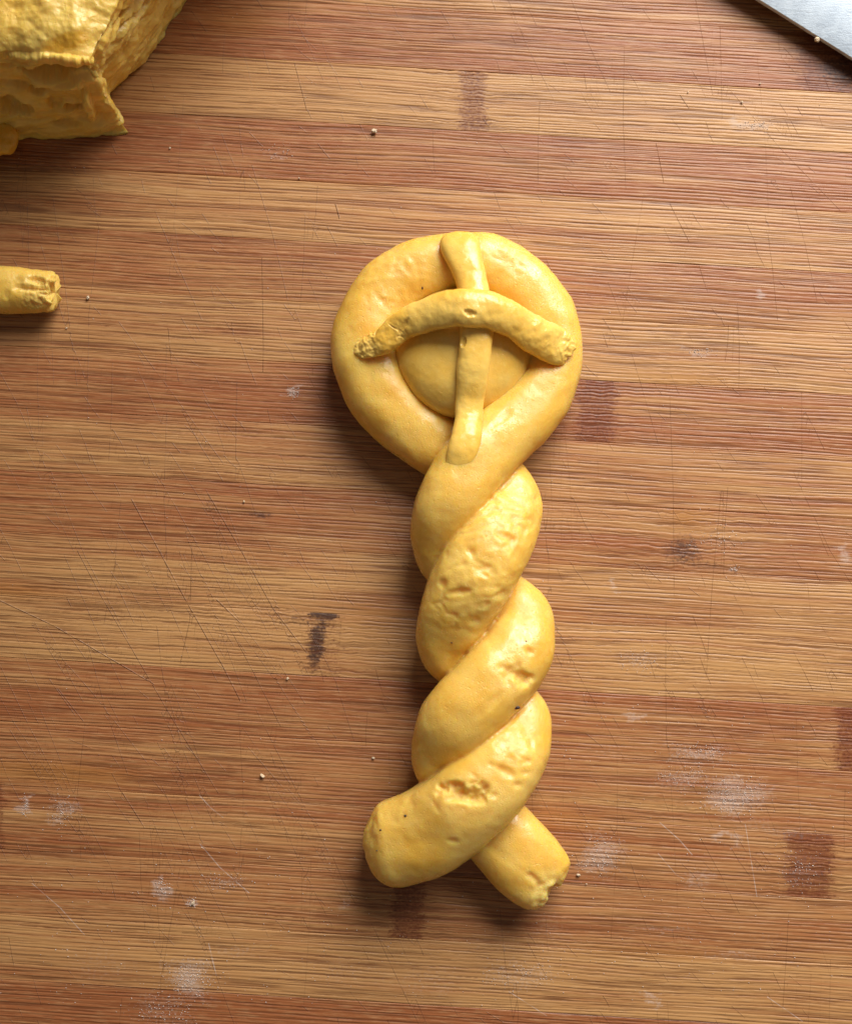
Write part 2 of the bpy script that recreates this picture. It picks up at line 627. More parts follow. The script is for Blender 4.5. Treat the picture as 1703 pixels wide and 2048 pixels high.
# ------------------------------------------------------------------ dough material
def dough_material(name, base, deep, rough=0.20, sss=0.8, scale=0.0034, relief=0.5):
    N = Nodes(name)
    tc = N.n.new('ShaderNodeTexCoord')
    P = N.vmath('SCALE', tc.outputs['Object'], scale=1000.0)
    crumb = N.attr('crumb')
    yolk = N.attr('yolk')
    big = N.noise(P, 0.10, 3.0, 0.55)
    mid = N.noise(P, 0.7, 3.0, 0.6)
    fin = N.noise(P, 3.2, 3.0, 0.65)
    col = N.mix(N.ramp(big, 0.32, 0.68), deep, base)
    pale = tuple(min(1.0, c * k) for c, k in zip(base, (1.05, 1.10, 1.35)))
    col = N.mix(N.math('MULTIPLY', N.ramp(mid, 0.5, 0.75), 0.45), col, pale)
    col = N.mix(N.math('MULTIPLY', N.ramp(fin, 0.60, 0.74), 0.20), col, tuple(c * 0.8 for c in deep))
    col = N.mix(N.math('MULTIPLY', crumb, 0.6), col, (0.88, 0.64, 0.20))
    col = N.mix(N.math('MULTIPLY', yolk, 0.85), col, (0.74, 0.38, 0.02))
    N.put(N.bsdf.inputs['Base Color'], col)
    N.bsdf.subsurface_method = 'RANDOM_WALK'
    N.bsdf.inputs['Subsurface Weight'].default_value = sss
    N.bsdf.inputs['Subsurface Radius'].default_value = (1.0, 0.6, 0.16)
    N.bsdf.inputs['Subsurface Scale'].default_value = scale
    # moist patches between duller skin
    wet = N.ramp(N.math('ADD', N.math('MULTIPLY', big, 0.6), N.math('MULTIPLY', mid, 0.4)), 0.40, 0.58)
    r = N.math('SUBTRACT', rough + 0.22, N.math('MULTIPLY', wet, 0.24))
    r = N.math('ADD', r, N.math('MULTIPLY', crumb, 0.3), clamp=True)
    N.put(N.bsdf.inputs['Roughness'], r)
    N.bsdf.inputs['Specular IOR Level'].default_value = 0.55
    pores = N.ramp(N.noise(P, 1.7, 2.0, 0.5), 0.62, 0.72)
    h = N.math('ADD', N.math('MULTIPLY', fin, N.math('MULTIPLY_ADD', crumb, 0.9, 0.5)), N.math('MULTIPLY', mid, 0.4))
    h = N.math('SUBTRACT', h, N.math('MULTIPLY', pores, 0.45))
    N.put(N.bsdf.inputs['Normal'], N.bump(h, relief, 0.00020))
    return N.mat


DOUGH = dough_material('egg_dough', (0.88, 0.585, 0.138), (0.82, 0.475, 0.066))
DOUGH_THIN = dough_material('thin_dough', (0.93, 0.605, 0.135), (0.89, 0.505, 0.068), rough=0.14, sss=0.12, scale=0.0012, relief=0.28)
DOUGH_MATTE = dough_material('torn_dough', (0.89, 0.610, 0.140), (0.83, 0.505, 0.070), rough=0.28, sss=0.4, scale=0.0022)


def tube(ctrl, n, m, end0=3.0, end1=3.0, vert=0.92, power=2.4, blunt=2.2):
    """ctrl rows: photo px, py, centre height mm, half width px -> grid of a dough roll, outward directions, tangents"""
    C = np.asarray(ctrl, float)
    W = at(C[:, 0], C[:, 1], C[:, 2])
    rad = C[:, 3] * 1e-4 * (1 - C[:, 2] * MM / DIST)
    ve = C[:, 4] if C.shape[1] > 4 else np.full(len(C), vert)
    S, s, t = spline(np.column_stack([W, rad, ve]), n)
    T = np.gradient(S[:, :3], axis=0)
    T /= np.linalg.norm(T, axis=1)[:, None]
    n1 = np.cross(np.array([0, 0, 1.0]), T)
    n1 /= np.linalg.norm(n1, axis=1)[:, None]
    n2 = np.cross(T, n1)
    r = S[:, 3].copy()
    e = np.ones(n)
    d0, d1 = s / (end0 * MM), (s[-1] - s) / (end1 * MM)
    for d in (d0, d1):
        e *= (1 - np.clip(1 - d, 0, 1) ** blunt) ** (1 / blunt)
    e = np.maximum(e, 0.004)
    th = np.linspace(0, 2 * np.pi, m, endpoint=False)
    c, sn = np.cos(th), np.sin(th)
    q = 2 / power
    cx, sx = np.sign(c) * np.abs(c) ** q, np.sign(sn) * np.abs(sn) ** q
    A, B = (r * e)[:, None], (r * e * S[:, 4])[:, None]
    O = (A * cx)[..., None] * n1[:, None] + (B * sx)[..., None] * n2[:, None]
    G = S[:, None, :3] + O
    Nn = (c[None] / 1.0)[..., None] * n1[:, None] + (sn[None] / S[:, 4:5])[..., None] * n2[:, None]
    endw = np.clip(1 - d1, 0, 1)[:, None, None] * T[:, None] - np.clip(1 - d0, 0, 1)[:, None, None] * T[:, None]
    Nn = Nn + endw * 1.5
    Nn /= np.linalg.norm(Nn, axis=-1, keepdims=True)
    return G, Nn, T, s / MM, t


def settle(G, z0=0.0):
    """press the underside flat on the board"""
    z = G[..., 2] / MM - z0
    lim = 0.7
    z = np.where(z < lim, lim * np.exp(np.minimum((z - lim) / lim, 0)) - 0.15 * (z < lim) * (1 - np.exp(np.minimum((z - lim) / lim, 0))), z)
    G[..., 2] = (z + z0) * MM
    return G


def lumps(G, seed, a=(0.34, 0.08, 0.025)):
    P = G / MM
    return (a[0] * fbm(P / 11, 2, seed) * 2 + a[1] * fbm(P / 3.6, 2, seed + 5) * 2 + a[2] * fbm(P / 1.0, 2, seed + 9) * 2)


class Carve:
    """collects tears, pits and cracks for one roll"""

    def __init__(self, G, N, t, seed):
        self.G, self.N, self.t = G, N, t[:, None]
        self.px, self.py = proj(G)
        self.up = sstep(0.05, 0.35, N[..., 2])
        self.P = G / MM
        self.h = np.zeros(G.shape[:2])
        self.crumb = np.zeros(G.shape[:2])
        self.yolk = np.zeros(G.shape[:2])
        self.seed = seed
        self.rag = fbm(self.P / 2.0, 3, seed + 31, .55)
        self.grain = fbm(self.P / 0.75, 3, seed + 57, .65)

    def span(self, a, b):
        return ((self.t >= a) & (self.t <= b)).astype(float)

    def ell(self, cx, cy, rx, ry, ang):
        c, s = math.cos(math.radians(ang)), math.sin(math.radians(ang))
        dx, dy = self.px - cx, self.py - cy
        return np.sqrt(((dx * c + dy * s) / rx) ** 2 + ((-dx * s + dy * c) / ry) ** 2)

    def pit(self, cx, cy, rx, ry, ang, depth, span=(-9, 999), rag=0.55, rim=0.05, crumb=0.8, edge=0.30, gran=0.3):
        warp = self.rag if min(rx, ry) > 10 else self.rag * .7
        q = self.ell(cx, cy, rx, ry, ang) + rag * warp
        on = self.up * self.span(*span)
        m = (1 - sstep(1 - edge, 1 + edge, q)) * on
        near = (1 - sstep(0.9, 1.7, q)) * on
        g = crumbs_on(self.P, near, 1.25, self.seed + 3) if gran else 0
        self.h -= depth * m * (1 + 0.25 * self.grain)
        self.h += gran * g * (0.35 * near + 0.9 * m) * min(depth, 1.6)
        self.h += rim * (near - m)
        if gran:
            self.yolk = np.maximum(self.yolk, m * .18)
        self.crumb = np.maximum(self.crumb, np.maximum(near * crumb * 0.8, m * crumb * 0.45))

    def dent(self, cx, cy, rx, ry, ang, depth, span=(-9, 999)):
        """soft comma-shaped fold"""
        self.pit(cx, cy, rx, ry, ang, depth * .55, span, rag=.75, rim=0.0, crumb=.12, edge=.5, gran=0.0)

    def rough(self, cx, cy, rx, ry, ang, amp, span=(-9, 999), crumb=0.4):
        m = (1 - sstep(0.45, 1.25, self.ell(cx, cy, rx, ry, ang) + .3 * self.rag)) * self.span(*span)
        self.h += amp * m * (crumbs_on(self.P, m, 1.6, self.seed + 6) * 1.2 + .8 * self.rag)
        self.crumb = np.maximum(self.crumb, m * crumb)

    def cracks(self, cx, cy, rx, ry, ang, depth, span=(-9, 999), scale=3.2, stretch=2.2, width=0.06, dirn=80):
        m = (1 - sstep(0.55, 1.15, self.ell(cx, cy, rx, ry, ang))) * self.up * self.span(*span)
        c, s = math.cos(math.radians(dirn)), math.sin(math.radians(dirn))
        Q = self.P.copy()
        u, v = Q[..., 0] * c + Q[..., 1] * s, -Q[..., 0] * s + Q[..., 1] * c
        Q[..., 0], Q[..., 1] = u, v / stretch
        f = fbm(Q / scale, 2, self.seed + 77, .45)
        gate = sstep(-0.02, 0.22, fbm(self.P / 4.5, 2, self.seed + 91))
        line = (1 - sstep(width * 0.2, width, np.abs(f))) * gate
        self.h -= depth * m * line
        self.h += 0.10 * m * fbm(self.P / 1.6, 2, self.seed + 14) * 2
        self.crumb = np.maximum(self.crumb, m * 0.35 * sstep(width * 2.5, width, np.abs(f)) * gate)

    def done(self):
        return self.G + self.N * (self.h * MM)[..., None]


# ------------------------------------------------------------------ the braided figure
figure = empty('dough_figure', tuple(at(940, 1000)))
thing(figure, 'yellow dough figure with a ring head and a twisted two strand body in the middle', 'dough')
FIG_LOC = np.array(figure.location)


def fig_part(name, G, mat, **kw):
    o = grid_mesh(name, G - FIG_LOC, mat, figure, **kw)
    return o


rope = [
    (727, 1700, 6.0, 74, .80), (790, 1688, 6.6, 84, .82), (860, 1658, 8.6, 86, .85), (938, 1604, 11.4, 86, .88), (1003, 1532, 11.2, 80, .9),
    (1034, 1455, 7.6, 68, .9), (1000, 1392, 5.5, 60, .9), (945, 1345, 4.6, 58, .9),
    (898, 1290, 7.5, 62, .9), (908, 1228, 10.2, 73, .9), (945, 1155, 12.5, 82, .88), (988, 1082, 11.6, 80, .88), (1016, 1010, 8.0, 66, .9),
    (985, 955, 5.6, 60, .9), (915, 915, 4.6, 60, .9), (835, 862, 5.4, 67, .85), (766, 792, 6.2, 70, .85),
    (732, 708, 6.5, 69, .85), (744, 634, 6.5, 68, .85), (786, 574, 6.4, 66, .85), (846, 540, 6.4, 65, .85), (914, 529, 6.4, 64, .86),
    (984, 538, 6.4, 64, .86), (1044, 572, 6.4, 64, .86), (1086, 628, 6.4, 63, .86), (1103, 698, 6.4, 62, .86), (1090, 768, 6.8, 64, .86),
    (1045, 833, 8.2, 66, .86), (985, 892, 10.2, 68, .88), (928, 958, 12.0, 70, .88), (892, 1030, 11.2, 68, .9), (888, 1095, 7.6, 62, .9),
    (925, 1150, 4.6, 58, .9), (985, 1190, 5.2, 60, .9), (1036, 1240, 7.2, 68, .9), (1030, 1305, 10.0, 74, .9), (978, 1372, 12.3, 74, .88),
    (915, 1440, 12.0, 74, .88), (886, 1500, 8.0, 64, .9), (905, 1560, 4.8, 60, .9),
    (952, 1622, 4.8, 66, .85), (1018, 1690, 5.4, 76, .72), (1070, 1742, 5.2, 74, .68), (1110, 1776, 4.8, 60, .66)]
G, Nn, T, s, t = tube(rope, 1450, 132, end0=6.0, end1=2.4)
G = G + Nn * (lumps(G, 1.0) * MM)[..., None]
cv = Carve(G, Nn, t, 2.0)
# shallow ragged tear on the lowest crossing, with smaller holes to its right
F1 = (0, 5.4)
for p in ((903, 1578, 26, 11, 20, .5), (930, 1592, 34, 12, 4, .55), (966, 1582, 13, 17, 10, .5), (952, 1602, 24, 8, -14, .4), (900, 1592, 16, 8, 0, .3),
          (985, 1592, 10, 8, 0, .35)):
    cv.pit(*p, F1, rag=1.0, crumb=.9, edge=.4, gran=.25)
cv.pit(930, 1588, 52, 22, 6, .65, F1, rag=1.2, crumb=.9, edge=.2, gran=.5)
for p in ((1012, 1543, 17, 8, 30, .7), (1052, 1522, 9, 6, 0, .6), (1050, 1546, 8, 7, 20, .55), (1020, 1516, 8, 4, 10, .35), (985, 1530, 10, 4, 20, .3), (1035, 1570, 8, 5, 0, .35),
          (948, 1552, 10, 5, 40, .4), (1062, 1490, 5, 9, 0, .35), (870, 1612, 14, 4, 60, .3), (905, 1682, 12, 4, 10, .4)):
    cv.dent(*p, F1)
cv.rough(940, 1592, 95, 55, 0, .16, F1, .45)
cv.rough(1030, 1530, 60, 60, 0, .08, F1, .2)
cv.cracks(1040, 1490, 60, 70, 0, .22, (2, 5.6), scale=2.6, width=.1)
cv.rough(730, 1690, 24, 90, 15, .30, (0, 2), .3)
cv.rough(800, 1620, 60, 24, -35, .14, (0, 3), .15)
# middle crossings
F3 = (8, 13.4)
cv.cracks(985, 1080, 100, 120, 20, .30, F3, scale=3.0, dirn=100, width=.12)
cv.cracks(950, 1195, 110, 80, -20, .30, F3, scale=2.6, dirn=95, width=.12)
for d in ((918, 1184, 24, 6, -8, .75), (884, 1166, 8, 9, 0, .6), (1014, 1074, 22, 7, 22, .75), (1038, 1036, 18, 4, 12, .5), (1003, 1190, 12, 8, -30, .6),
          (946, 1240, 11, 8, -20, .6), (940, 1104, 14, 5, 50, .4), (960, 1126, 18, 4, 20, .35), (985, 1150, 6, 13, 10, .4), (1062, 1046, 8, 14, 20, .5),
          (968, 1150, 10, 5, 30, .35), (1000, 1050, 24, 4, 5, .35), (1072, 1000, 5, 12, 20, .4), (925, 1130, 9, 5, -20, .3), (1028, 1110, 5, 12, 15, .35)):
    cv.dent(*d, F3)
cv.rough(1050, 1020, 60, 70, 0, .13, (8, 14), .22)
cv.rough(960, 1150, 90, 80, 0, .07, (8, 14), .12)
cv.pit(1036, 1348, 30, 19, 30, .6, (33, 39), rag=1.0, edge=.4, gran=.25)
cv.pit(1046, 1356, 16, 14, 30, .5, (33, 39), rag=.9, edge=.4, gran=.25)
cv.dent(1057, 1302, 8, 6, 30, .6, (33, 39))
cv.rough(1020, 1366, 50, 30, 35, .16, (33, 39), .5)
cv.dent(975, 1412, 34, 9, -45, .4, (33, 39))
# ring
for d in ((778, 572, 12, 4, -40, .22), (762, 600, 7, 4, 0, .2), (800, 545, 6, 4, 20, .18), (700, 660, 12, 6, 60, .15), (815, 590, 6, 9, 10, .18), (742, 752, 5, 12, 0, .16),
          (810, 530, 6, 14, -20, .18), (812, 868, 10, 8, 0, .12), (1000, 505, 16, 3, 10, .15), (1045, 533, 12, 3, 40, .15)):
    cv.dent(*d, (15, 27))
cv.cracks(790, 560, 90, 80, 0, .10, (15, 22), scale=2.4, width=.1)
cv.cracks(1020, 520, 80, 40, 20, .09, (20, 25), scale=2.0, width=.1)
cv.dent(1003, 838, 24, 7, -40, .35, (26, 30))
# torn tail
cv.rough(1098, 1785, 46, 50, 0, .55, (39, 60), .9)
cv.pit(1072, 1762, 22, 7, 40, .25, (39, 60), rag=.9)
cv.pit(1108, 1786, 20, 14, 30, .6, (39, 60), rag=.9)
cv.dent(1005, 1712, 50, 9, 38, .25, (39, 60))
# loose grains stick out of the torn tail
tail = sstep(s[-1] - 3.0, s[-1] - 0.5, s)[:, None]
G2 = cv.done() + (T[:, None] * ((fbm(cv.P / 2.2, 3, 66, .5) * 1.2 * tail) * MM)[..., None])
G2 = settle(G2)
ROPE_G = G2


def weld(o, voxel, smooth=2):
    """one skin: where rolls of the same dough press together they join; tears and colour marks are carried over"""
    from mathutils import kdtree
    src = o.data
    co = np.empty(len(src.vertices) * 3, np.float32)
    src.vertices.foreach_get('co', co)
    co = co.reshape(-1, 3)
    vals = {}
    for a in ('crumb', 'yolk'):
        v = np.empty(len(co), np.float32)
        src.attributes[a].data.foreach_get('value', v)
        vals[a] = v
    md = o.modifiers.new('weld', 'REMESH')
    md.mode = 'VOXEL'
    md.voxel_size = voxel
    md.use_smooth_shade = True
    me = bpy.data.meshes.new_from_object(o.evaluated_get(bpy.context.evaluated_depsgraph_get()))
    o.modifiers.clear()
    n = len(me.vertices)
    V = np.empty(n * 3, np.float32)
    me.vertices.foreach_get('co', V)
    V = V.reshape(-1, 3).astype(float)
    E_ = np.empty(len(me.edges) * 2, np.int32)
    me.edges.foreach_get('vertices', E_)
    E_ = E_.reshape(-1, 2)
    deg = np.bincount(E_.ravel(), minlength=n)[:, None]
    def ring(F_):
        return np.stack([np.bincount(E_[:, 0], F_[E_[:, 1], k], n) + np.bincount(E_[:, 1], F_[E_[:, 0], k], n) for k in range(F_.shape[1])], 1) / np.maximum(deg, 1)
    kd = kdtree.KDTree(len(co[::2]))
    for i, c in enumerate(co[::2].tolist()):
        kd.insert(c, i)
    kd.balance()
    idx = np.array([kd.find(c)[1] for c in V.tolist()]) * 2
    # deepen the seams where two rolls meet
    torn = vals['crumb'][idx][:, None]
    for _ in range(1):
        torn = np.maximum(torn, ring(torn))
    whole = 1 - sstep(0.14, 0.30, torn)
    Nv = np.empty(n * 3, np.float32)
    me.vertex_normals.foreach_get('vector', Nv)
    Nv = Nv.reshape(-1, 3)
    V1 = 0.5 * V + 0.5 * ring(V)
    V1 = 0.5 * V1 + 0.5 * ring(V1)
    conc = np.clip(((ring(V1) - V1) * Nv).sum(1, keepdims=True), 0, None)
    for _ in range(7):
        conc = 0.5 * conc + 0.5 * ring(conc)
    seam = np.clip(conc - 0.004 * MM, 0, None) * whole
    Ns = Nv.astype(float)
    for _ in range(4):
        Ns = 0.5 * Ns + 0.5 * ring(Ns)
    V = V - Ns * np.minimum(seam * 22.0, 0.50 * MM)
    for _ in range(smooth):
        A_ = np.stack([np.bincount(E_[:, 0], V[E_[:, 1], k], n) + np.bincount(E_[:, 1], V[E_[:, 0], k], n) for k in range(3)], 1)
        V = 0.5 * V + 0.5 * A_ / np.maximum(deg, 1)
    near = np.minimum(seam / (0.004 * MM), 1.0)
    for _ in range(6):
        V = V + 0.5 * near * (ring(V) - V)
    me.vertices.foreach_set('co', V.astype(np.float32).ravel())
    for a, v in vals.items():
        if a in me.attributes:
            me.attributes.remove(me.attributes[a])
        me.attributes.new(a, 'FLOAT', 'POINT').data.foreach_set('value', v[idx])
    me.polygons.foreach_set('use_smooth', np.ones(len(me.polygons), bool))
    me.materials.clear()
    me.materials.append(src.materials[0])
    o.data = me
    me.name = o.name
    bpy.data.meshes.remove(src)


rope_o = fig_part('twisted_rope', G2, DOUGH, attrs=dict(crumb=cv.crumb, yolk=cv.yolk), cap_start=True, cap_end=True)
weld(rope_o, 0.00025, 2)

rpx, rpy = proj(ROPE_G)


def surface(px, py):
    d = np.hypot(rpx - px, rpy - py)
    cand = np.where(d < 4, ROPE_G[..., 2], -1)
    i = np.unravel_index(np.argmax(cand), cand.shape)
    return ROPE_G[i].copy()


# domed disc inside the ring
n_r, n_t = 110, 260
rr = np.linspace(0.004, 1.0, n_r) ** 0.8
th = np.linspace(0, 2 * np.pi, n_t, endpoint=False)
c0 = at(926, 706, 8.0)
R0 = 13.5 * MM * (1 - 8.0 * MM / DIST)
ph = rr * (np.pi * 0.62)
prof_r = np.sin(ph) ** 0.78
prof_z = np.cos(ph)
wob = 1 + 0.02 * np.sin(2 * th + 1) + 0.012 * np.sin(3 * th)
G = np.stack([c0[0] + R0 * prof_r[:, None] * np.cos(th) * wob, c0[1] + R0 * prof_r[:, None] * np.sin(th) * wob,
              (9.2 + 6.0 * np.sign(prof_z) * np.abs(prof_z) ** 0.95)[:, None] * MM + 0 * th], -1)
Nn = np.stack([prof_r[:, None] * np.cos(th), prof_r[:, None] * np.sin(th), 1.6 * prof_z[:, None] + 0 * th], -1)
Nn /= np.linalg.norm(Nn, axis=-1, keepdims=True)
G = G + Nn * (lumps(G, 4.0, (0.16, 0.05, 0.018)) * MM)[..., None]
fig_part('round_disc', G, DOUGH_THIN, cap_start=True)

# upright strip over the ring and the disc
upright = [(917, 474, 9.6, 40, .6), (920, 490, 12.2, 43, .5), (930, 518, 13.4, 37, .6), (942, 556, 13.8, 32, .7), (950, 595, 14.8, 32, .7), (954, 640, 15.8, 33, .65),
           (951, 690, 16.2, 33, .6), (944, 750, 15.8, 32, .6), (938, 800, 14.4, 30, .65), (936, 842, 14.5, 28, .7), (932, 872, surface(932, 872)[2] / MM - .25, 28, .6),
           (925, 900, surface(925, 900)[2] / MM - .5, 28, .45), (911, 922, surface(911, 922)[2] / MM - .75, 25, .42), (893, 938, surface(893, 938)[2] / MM - 1.1, 19, .4)]
G, Nn, T, s, t = tube(upright, 520, 90, end0=3.0, end1=4.0, power=2.3)
G = G + Nn * (lumps(G, 8.0, (0.28, 0.10, 0.02)) * MM)[..., None]
cv = Carve(G, Nn, t, 9.0)
cv.pit(926, 684, 5, 10, 10, .35, rag=.4, crumb=.1)
fig_part('upright_strip', cv.done(), DOUGH_THIN, attrs=dict(crumb=cv.crumb, yolk=cv.yolk), cap_start=True, cap_end=True)

# arched strip across the disc
arch = [(708, 700, 11.4, 10, .5), (734, 696, 12.7, 23, .5), (775, 676, 14.2, 28, .58), (812, 648, 15.3, 31, .66), (866, 624, 17.2, 36, .66), (910, 615, 18.7, 39, .62),
        (942, 616, 19.0, 40, .60), (985, 624, 18.4, 39, .62), (1030, 646, 16.8, 35, .64), (1072, 672, 14.6, 36, .58), (1108, 690, 12.8, 39, .48), (1143, 706, 11.6, 32, .42)]
G, Nn, T, s, t = tube(arch, 520, 100, end0=1.6, end1=3.0, power=2.3)
G = G + Nn * (lumps(G, 12.0, (0.42, 0.16, 0.03)) * MM)[..., None]
cv = Carve(G, Nn, t, 13.0)
cv.pit(938, 626, 13, 5, 10, .5, rag=1.2, crumb=.9, edge=.5)
cv.rough(733, 700, 28, 34, 0, .35, crumb=.5)
cv.rough(1138, 695, 28, 42, 0, .35, crumb=.3)
cv.cracks(760, 680, 70, 40, -30, .15, scale=2.0, dirn=40, width=.1)
cv.cracks(1090, 675, 60, 50, 0, .2, scale=2.0, dirn=60)
cv.dent(806, 654, 3.5, 18, 30, .5)
cv.rough(940, 612, 50, 30, 0, .10, crumb=.2)
tl = (1 - sstep(0.3, 2.4, s) + sstep(s[-1] - 2.4, s[-1] - 0.4, s))[:, None]
G2 = cv.done() + (T[:, None] * ((fbm(cv.P / 2.4, 3, 70, .5) * 1.4 * tl) * MM)[..., None])
fig_part('arched_strip', G2, DOUGH_THIN, attrs=dict(crumb=cv.crumb, yolk=cv.yolk), cap_start=True, cap_end=True)


# dark specks pressed into the dough
def plain(name, color, rough=0.6):
    N = Nodes(name)
    tc = N.n.new('ShaderNodeTexCoord')
    nz = N.noise(tc.outputs['Object'], 2500.0, 3.0)
    N.put(N.bsdf.inputs['Base Color'], N.mix(nz, tuple(c * 0.75 for c in color), tuple(min(c * 1.2, 1) for c in color)))
    N.bsdf.inputs['Roughness'].default_value = rough
    return N.mat


SPECK = plain('dark_speck', (0.035, 0.014, 0.008), 0.4)
def pebble(name, centre, size, seed, mat, parent=None, squash=0.75, n=22, m=32, amp=0.28):
    ph = np.linspace(0.02, np.pi - 0.02, n)
    th = np.linspace(0, 2 * np.pi, m, endpoint=False)
    D = np.stack([np.sin(ph)[:, None] * np.cos(th), np.sin(ph)[:, None] * np.sin(th), np.cos(ph)[:, None] + 0 * th], -1)
    r = 1 + amp * 2 * fbm(D * 1.4, 3, seed, .6)
    size = np.broadcast_to(np.asarray(size, float), (3,)) if np.ndim(size) else np.array([size, size, size * squash])
    G = D * r[..., None] * size
    o = grid_mesh(name, G[:, ::-1], mat, parent, cap_start=True, cap_end=True)
    o.location = centre
    return o


for i, (px, py, sx, sy) in enumerate(((1035, 1416, .70, .33), (808, 1630, .33, .22), (757, 1660, .24, .17), (843, 578, .16, .34), (752, 1704, .14, .14),
                                      (1052, 1280, .16, .12), (900, 1288, .14, .16))):
    c = surface(px, py)
    pebble('speck', tuple(c - FIG_LOC), (sx * MM, sy * MM, 0.16 * MM), 3.0 + i, SPECK, figure, n=12, m=18, amp=.2)


# ------------------------------------------------------------------ dough pieces at the left edge
def grid_normals(G):
    du = np.roll(G, -1, 1) - np.roll(G, 1, 1)
    dv = np.gradient(G, axis=0)
    n = np.cross(du, dv)
    return n / (np.linalg.norm(n, axis=-1, keepdims=True) + 1e-12)


# the block: stations round its outline, foot on the board and rim on top (photo px), and how the wall leans
HT = 30.0
st = [(800, -380, 640, -400, 1.0), (590, -200, 450, -210, 1.0), (452, -105, 322, -108, 1.0), (374, 0, 236, 0, 1.0), (312, 92, 212, 62, 1.0), (268, 142, 194, 96, 1.0),
      (226, 186, 184, 112, .9), (222, 206, 176, 116, .8), (258, 266, 160, 116, .42), (208, 274, 128, 112, .62), (104, 277, 60, 104, .75), (0, 281, -20, 100, .85),
      (-150, 286, -150, 98, .9), (-330, 288, -330, 96, .9), (-470, 230, -450, 60, 1), (-520, -100, -500, -150, 1), (-480, -420, -460, -420, 1),
      (-200, -560, -200, -560, 1), (300, -560, 280, -550, 1)]
st = np.array(st, float)
foot = at(st[:, 0], st[:, 1], 0.0)
rim = at(st[:, 2], st[:, 3], HT)
ring = np.column_stack([foot, rim, st[:, 4]])
ring = np.vstack([ring, ring[:1]])


def closed_lin_spline(R, weights, n):
    """linear mix with slightly rounded corners; denser where weights are high"""
    k = len(R) - 1
    w = np.asarray(weights, float)
    cum = np.concatenate([[0], np.cumsum(w)])
    u = np.linspace(0, cum[-1], n, endpoint=False)
    t = np.interp(u, cum, np.arange(k + 1))
    i = np.minimum(t.astype(int), k - 1)
    f = (t - i)[:, None]
    Rm = R[:-1]
    p0, p1, p2, p3 = Rm[(i - 1) % k], Rm[i % k], Rm[(i + 1) % k], Rm[(i + 2) % k]
    cr = 0.5 * (2 * p1 + (p2 - p0) * f + (2 * p0 - 5 * p1 + 4 * p2 - p3) * f * f + (3 * p1 - p0 - 3 * p2 + p3) * f ** 3)
    return 0.6 * cr + 0.4 * (p1 * (1 - f) + p2 * f), t


wts = [1.2, 1.5, 3, 4, 3, 2.4, 1.5, 3.0, 2.4, 4.2, 4.2, 3, 1.2, .6, .5, .5, .5, .6, .6]
per, tper = closed_lin_spline(ring, wts, 900)
lv = np.linspace(0, 1, 130)
lean = per[:, 6]
g = lv[:, None] ** lean[None]
XY = per[None, :, :2] * (1 - g)[..., None] + per[None, :, 3:5] * g[..., None]
Zw = (lv[:, None] * HT * MM) + 0 * g
# rounded shoulder at the rim
wall = np.concatenate([XY, Zw[..., None]], -1)
cen = np.array([at(-100, -220, HT)[0], at(-100, -220, HT)[1]])
cap_f = np.concatenate([np.linspace(0.004, 0.46, 135), np.linspace(0.48, 1, 14)])
capXY = per[None, :, 3:5] * (1 - cap_f)[:, None, None] + cen[None, None] * cap_f[:, None, None]
capZ = HT * MM + 2.6 * MM * (1 - np.exp(-cap_f * 7))[:, None] + 0 * capXY[..., 0]
B = np.concatenate([wall, np.concatenate([capXY, capZ[..., None]], -1)], 0)
Nb = grid_normals(B)
if Nb[65, 180, 0] < 0:
    Nb = -Nb
P = B / MM
lvl = np.concatenate([lv, np.ones(len(cap_f))])[:, None]
px, py = proj(B)
onwall = 1 - sstep(0.93, 1.0, lvl) + 0 * px
wallmask = onwall * (1 - .85 * np.exp(-((tper[None] - 8) / .55) ** 2) * (1 - sstep(0, .12, lvl)))
arc = np.cumsum(np.concatenate([[0], np.linalg.norm(np.diff(per[:, :2], axis=0), axis=1)])) / MM
A = np.broadcast_to(arc[None], px.shape)
# layered, torn walls: folds drawn out along the wall, crumbs over them
warpA = A + 2.0 * fbm(P / 6, 2, 17)
warpZ = P[..., 2] + 1.6 * fbm(P / 5, 2, 19) + 0.12 * A
lay = fbm(np.stack([warpA / 14.0, warpZ / 3.4, 0 * px], -1), 2, 21, .5)
fold = 1 - sstep(.0, .16, np.abs(fbm(np.stack([warpA / 16.0, warpZ / 5.0, 0 * px + 8], -1), 2, 33, .45)))
lump = fbm(P / 2.6, 3, 23, .55)
grain = fbm(P / 0.9, 3, 29, .6)
vis = ((px > -60) & (py > -60)).astype(float)
gran = crumbs_on(P, vis, 1.5, 5)
tear = sstep(-.05, .2, fbm(P / 5.0, 2, 37))
lay3 = fbm(np.stack([warpA / 20.0, warpZ / 1.7, 0 * px + 3], -1), 2, 25, .5)
h = wallmask * (1.5 * lay + 0.9 * lay3 + 0.5 * lump - 0.5 * fold + 0.05 * grain + 0.08 * tear * gran)
h += (1 - onwall) * (1.3 * fbm(P / 7.0, 2, 41) + 0.22 * fbm(P / 2.2, 2, 43))
rimz = np.exp(-((lvl - 0.97) / 0.04) ** 2)
h += rimz * (0.9 * fbm(P / 3.4, 3, 47, .5) + .15 * gran)


def gouge(cx, cy, rx, ry, ang, depth, rag=.5):
    c, s_ = math.cos(math.radians(ang)), math.sin(math.radians(ang))
    dx, dy = px - cx, py - cy
    q = np.sqrt(((dx * c + dy * s_) / rx) ** 2 + ((-dx * s_ + dy * c) / ry) ** 2) + rag * fbm(P / 1.8, 3, 51 + cx * .01, .6)
    return depth * (1 - sstep(.7, 1.25, q))


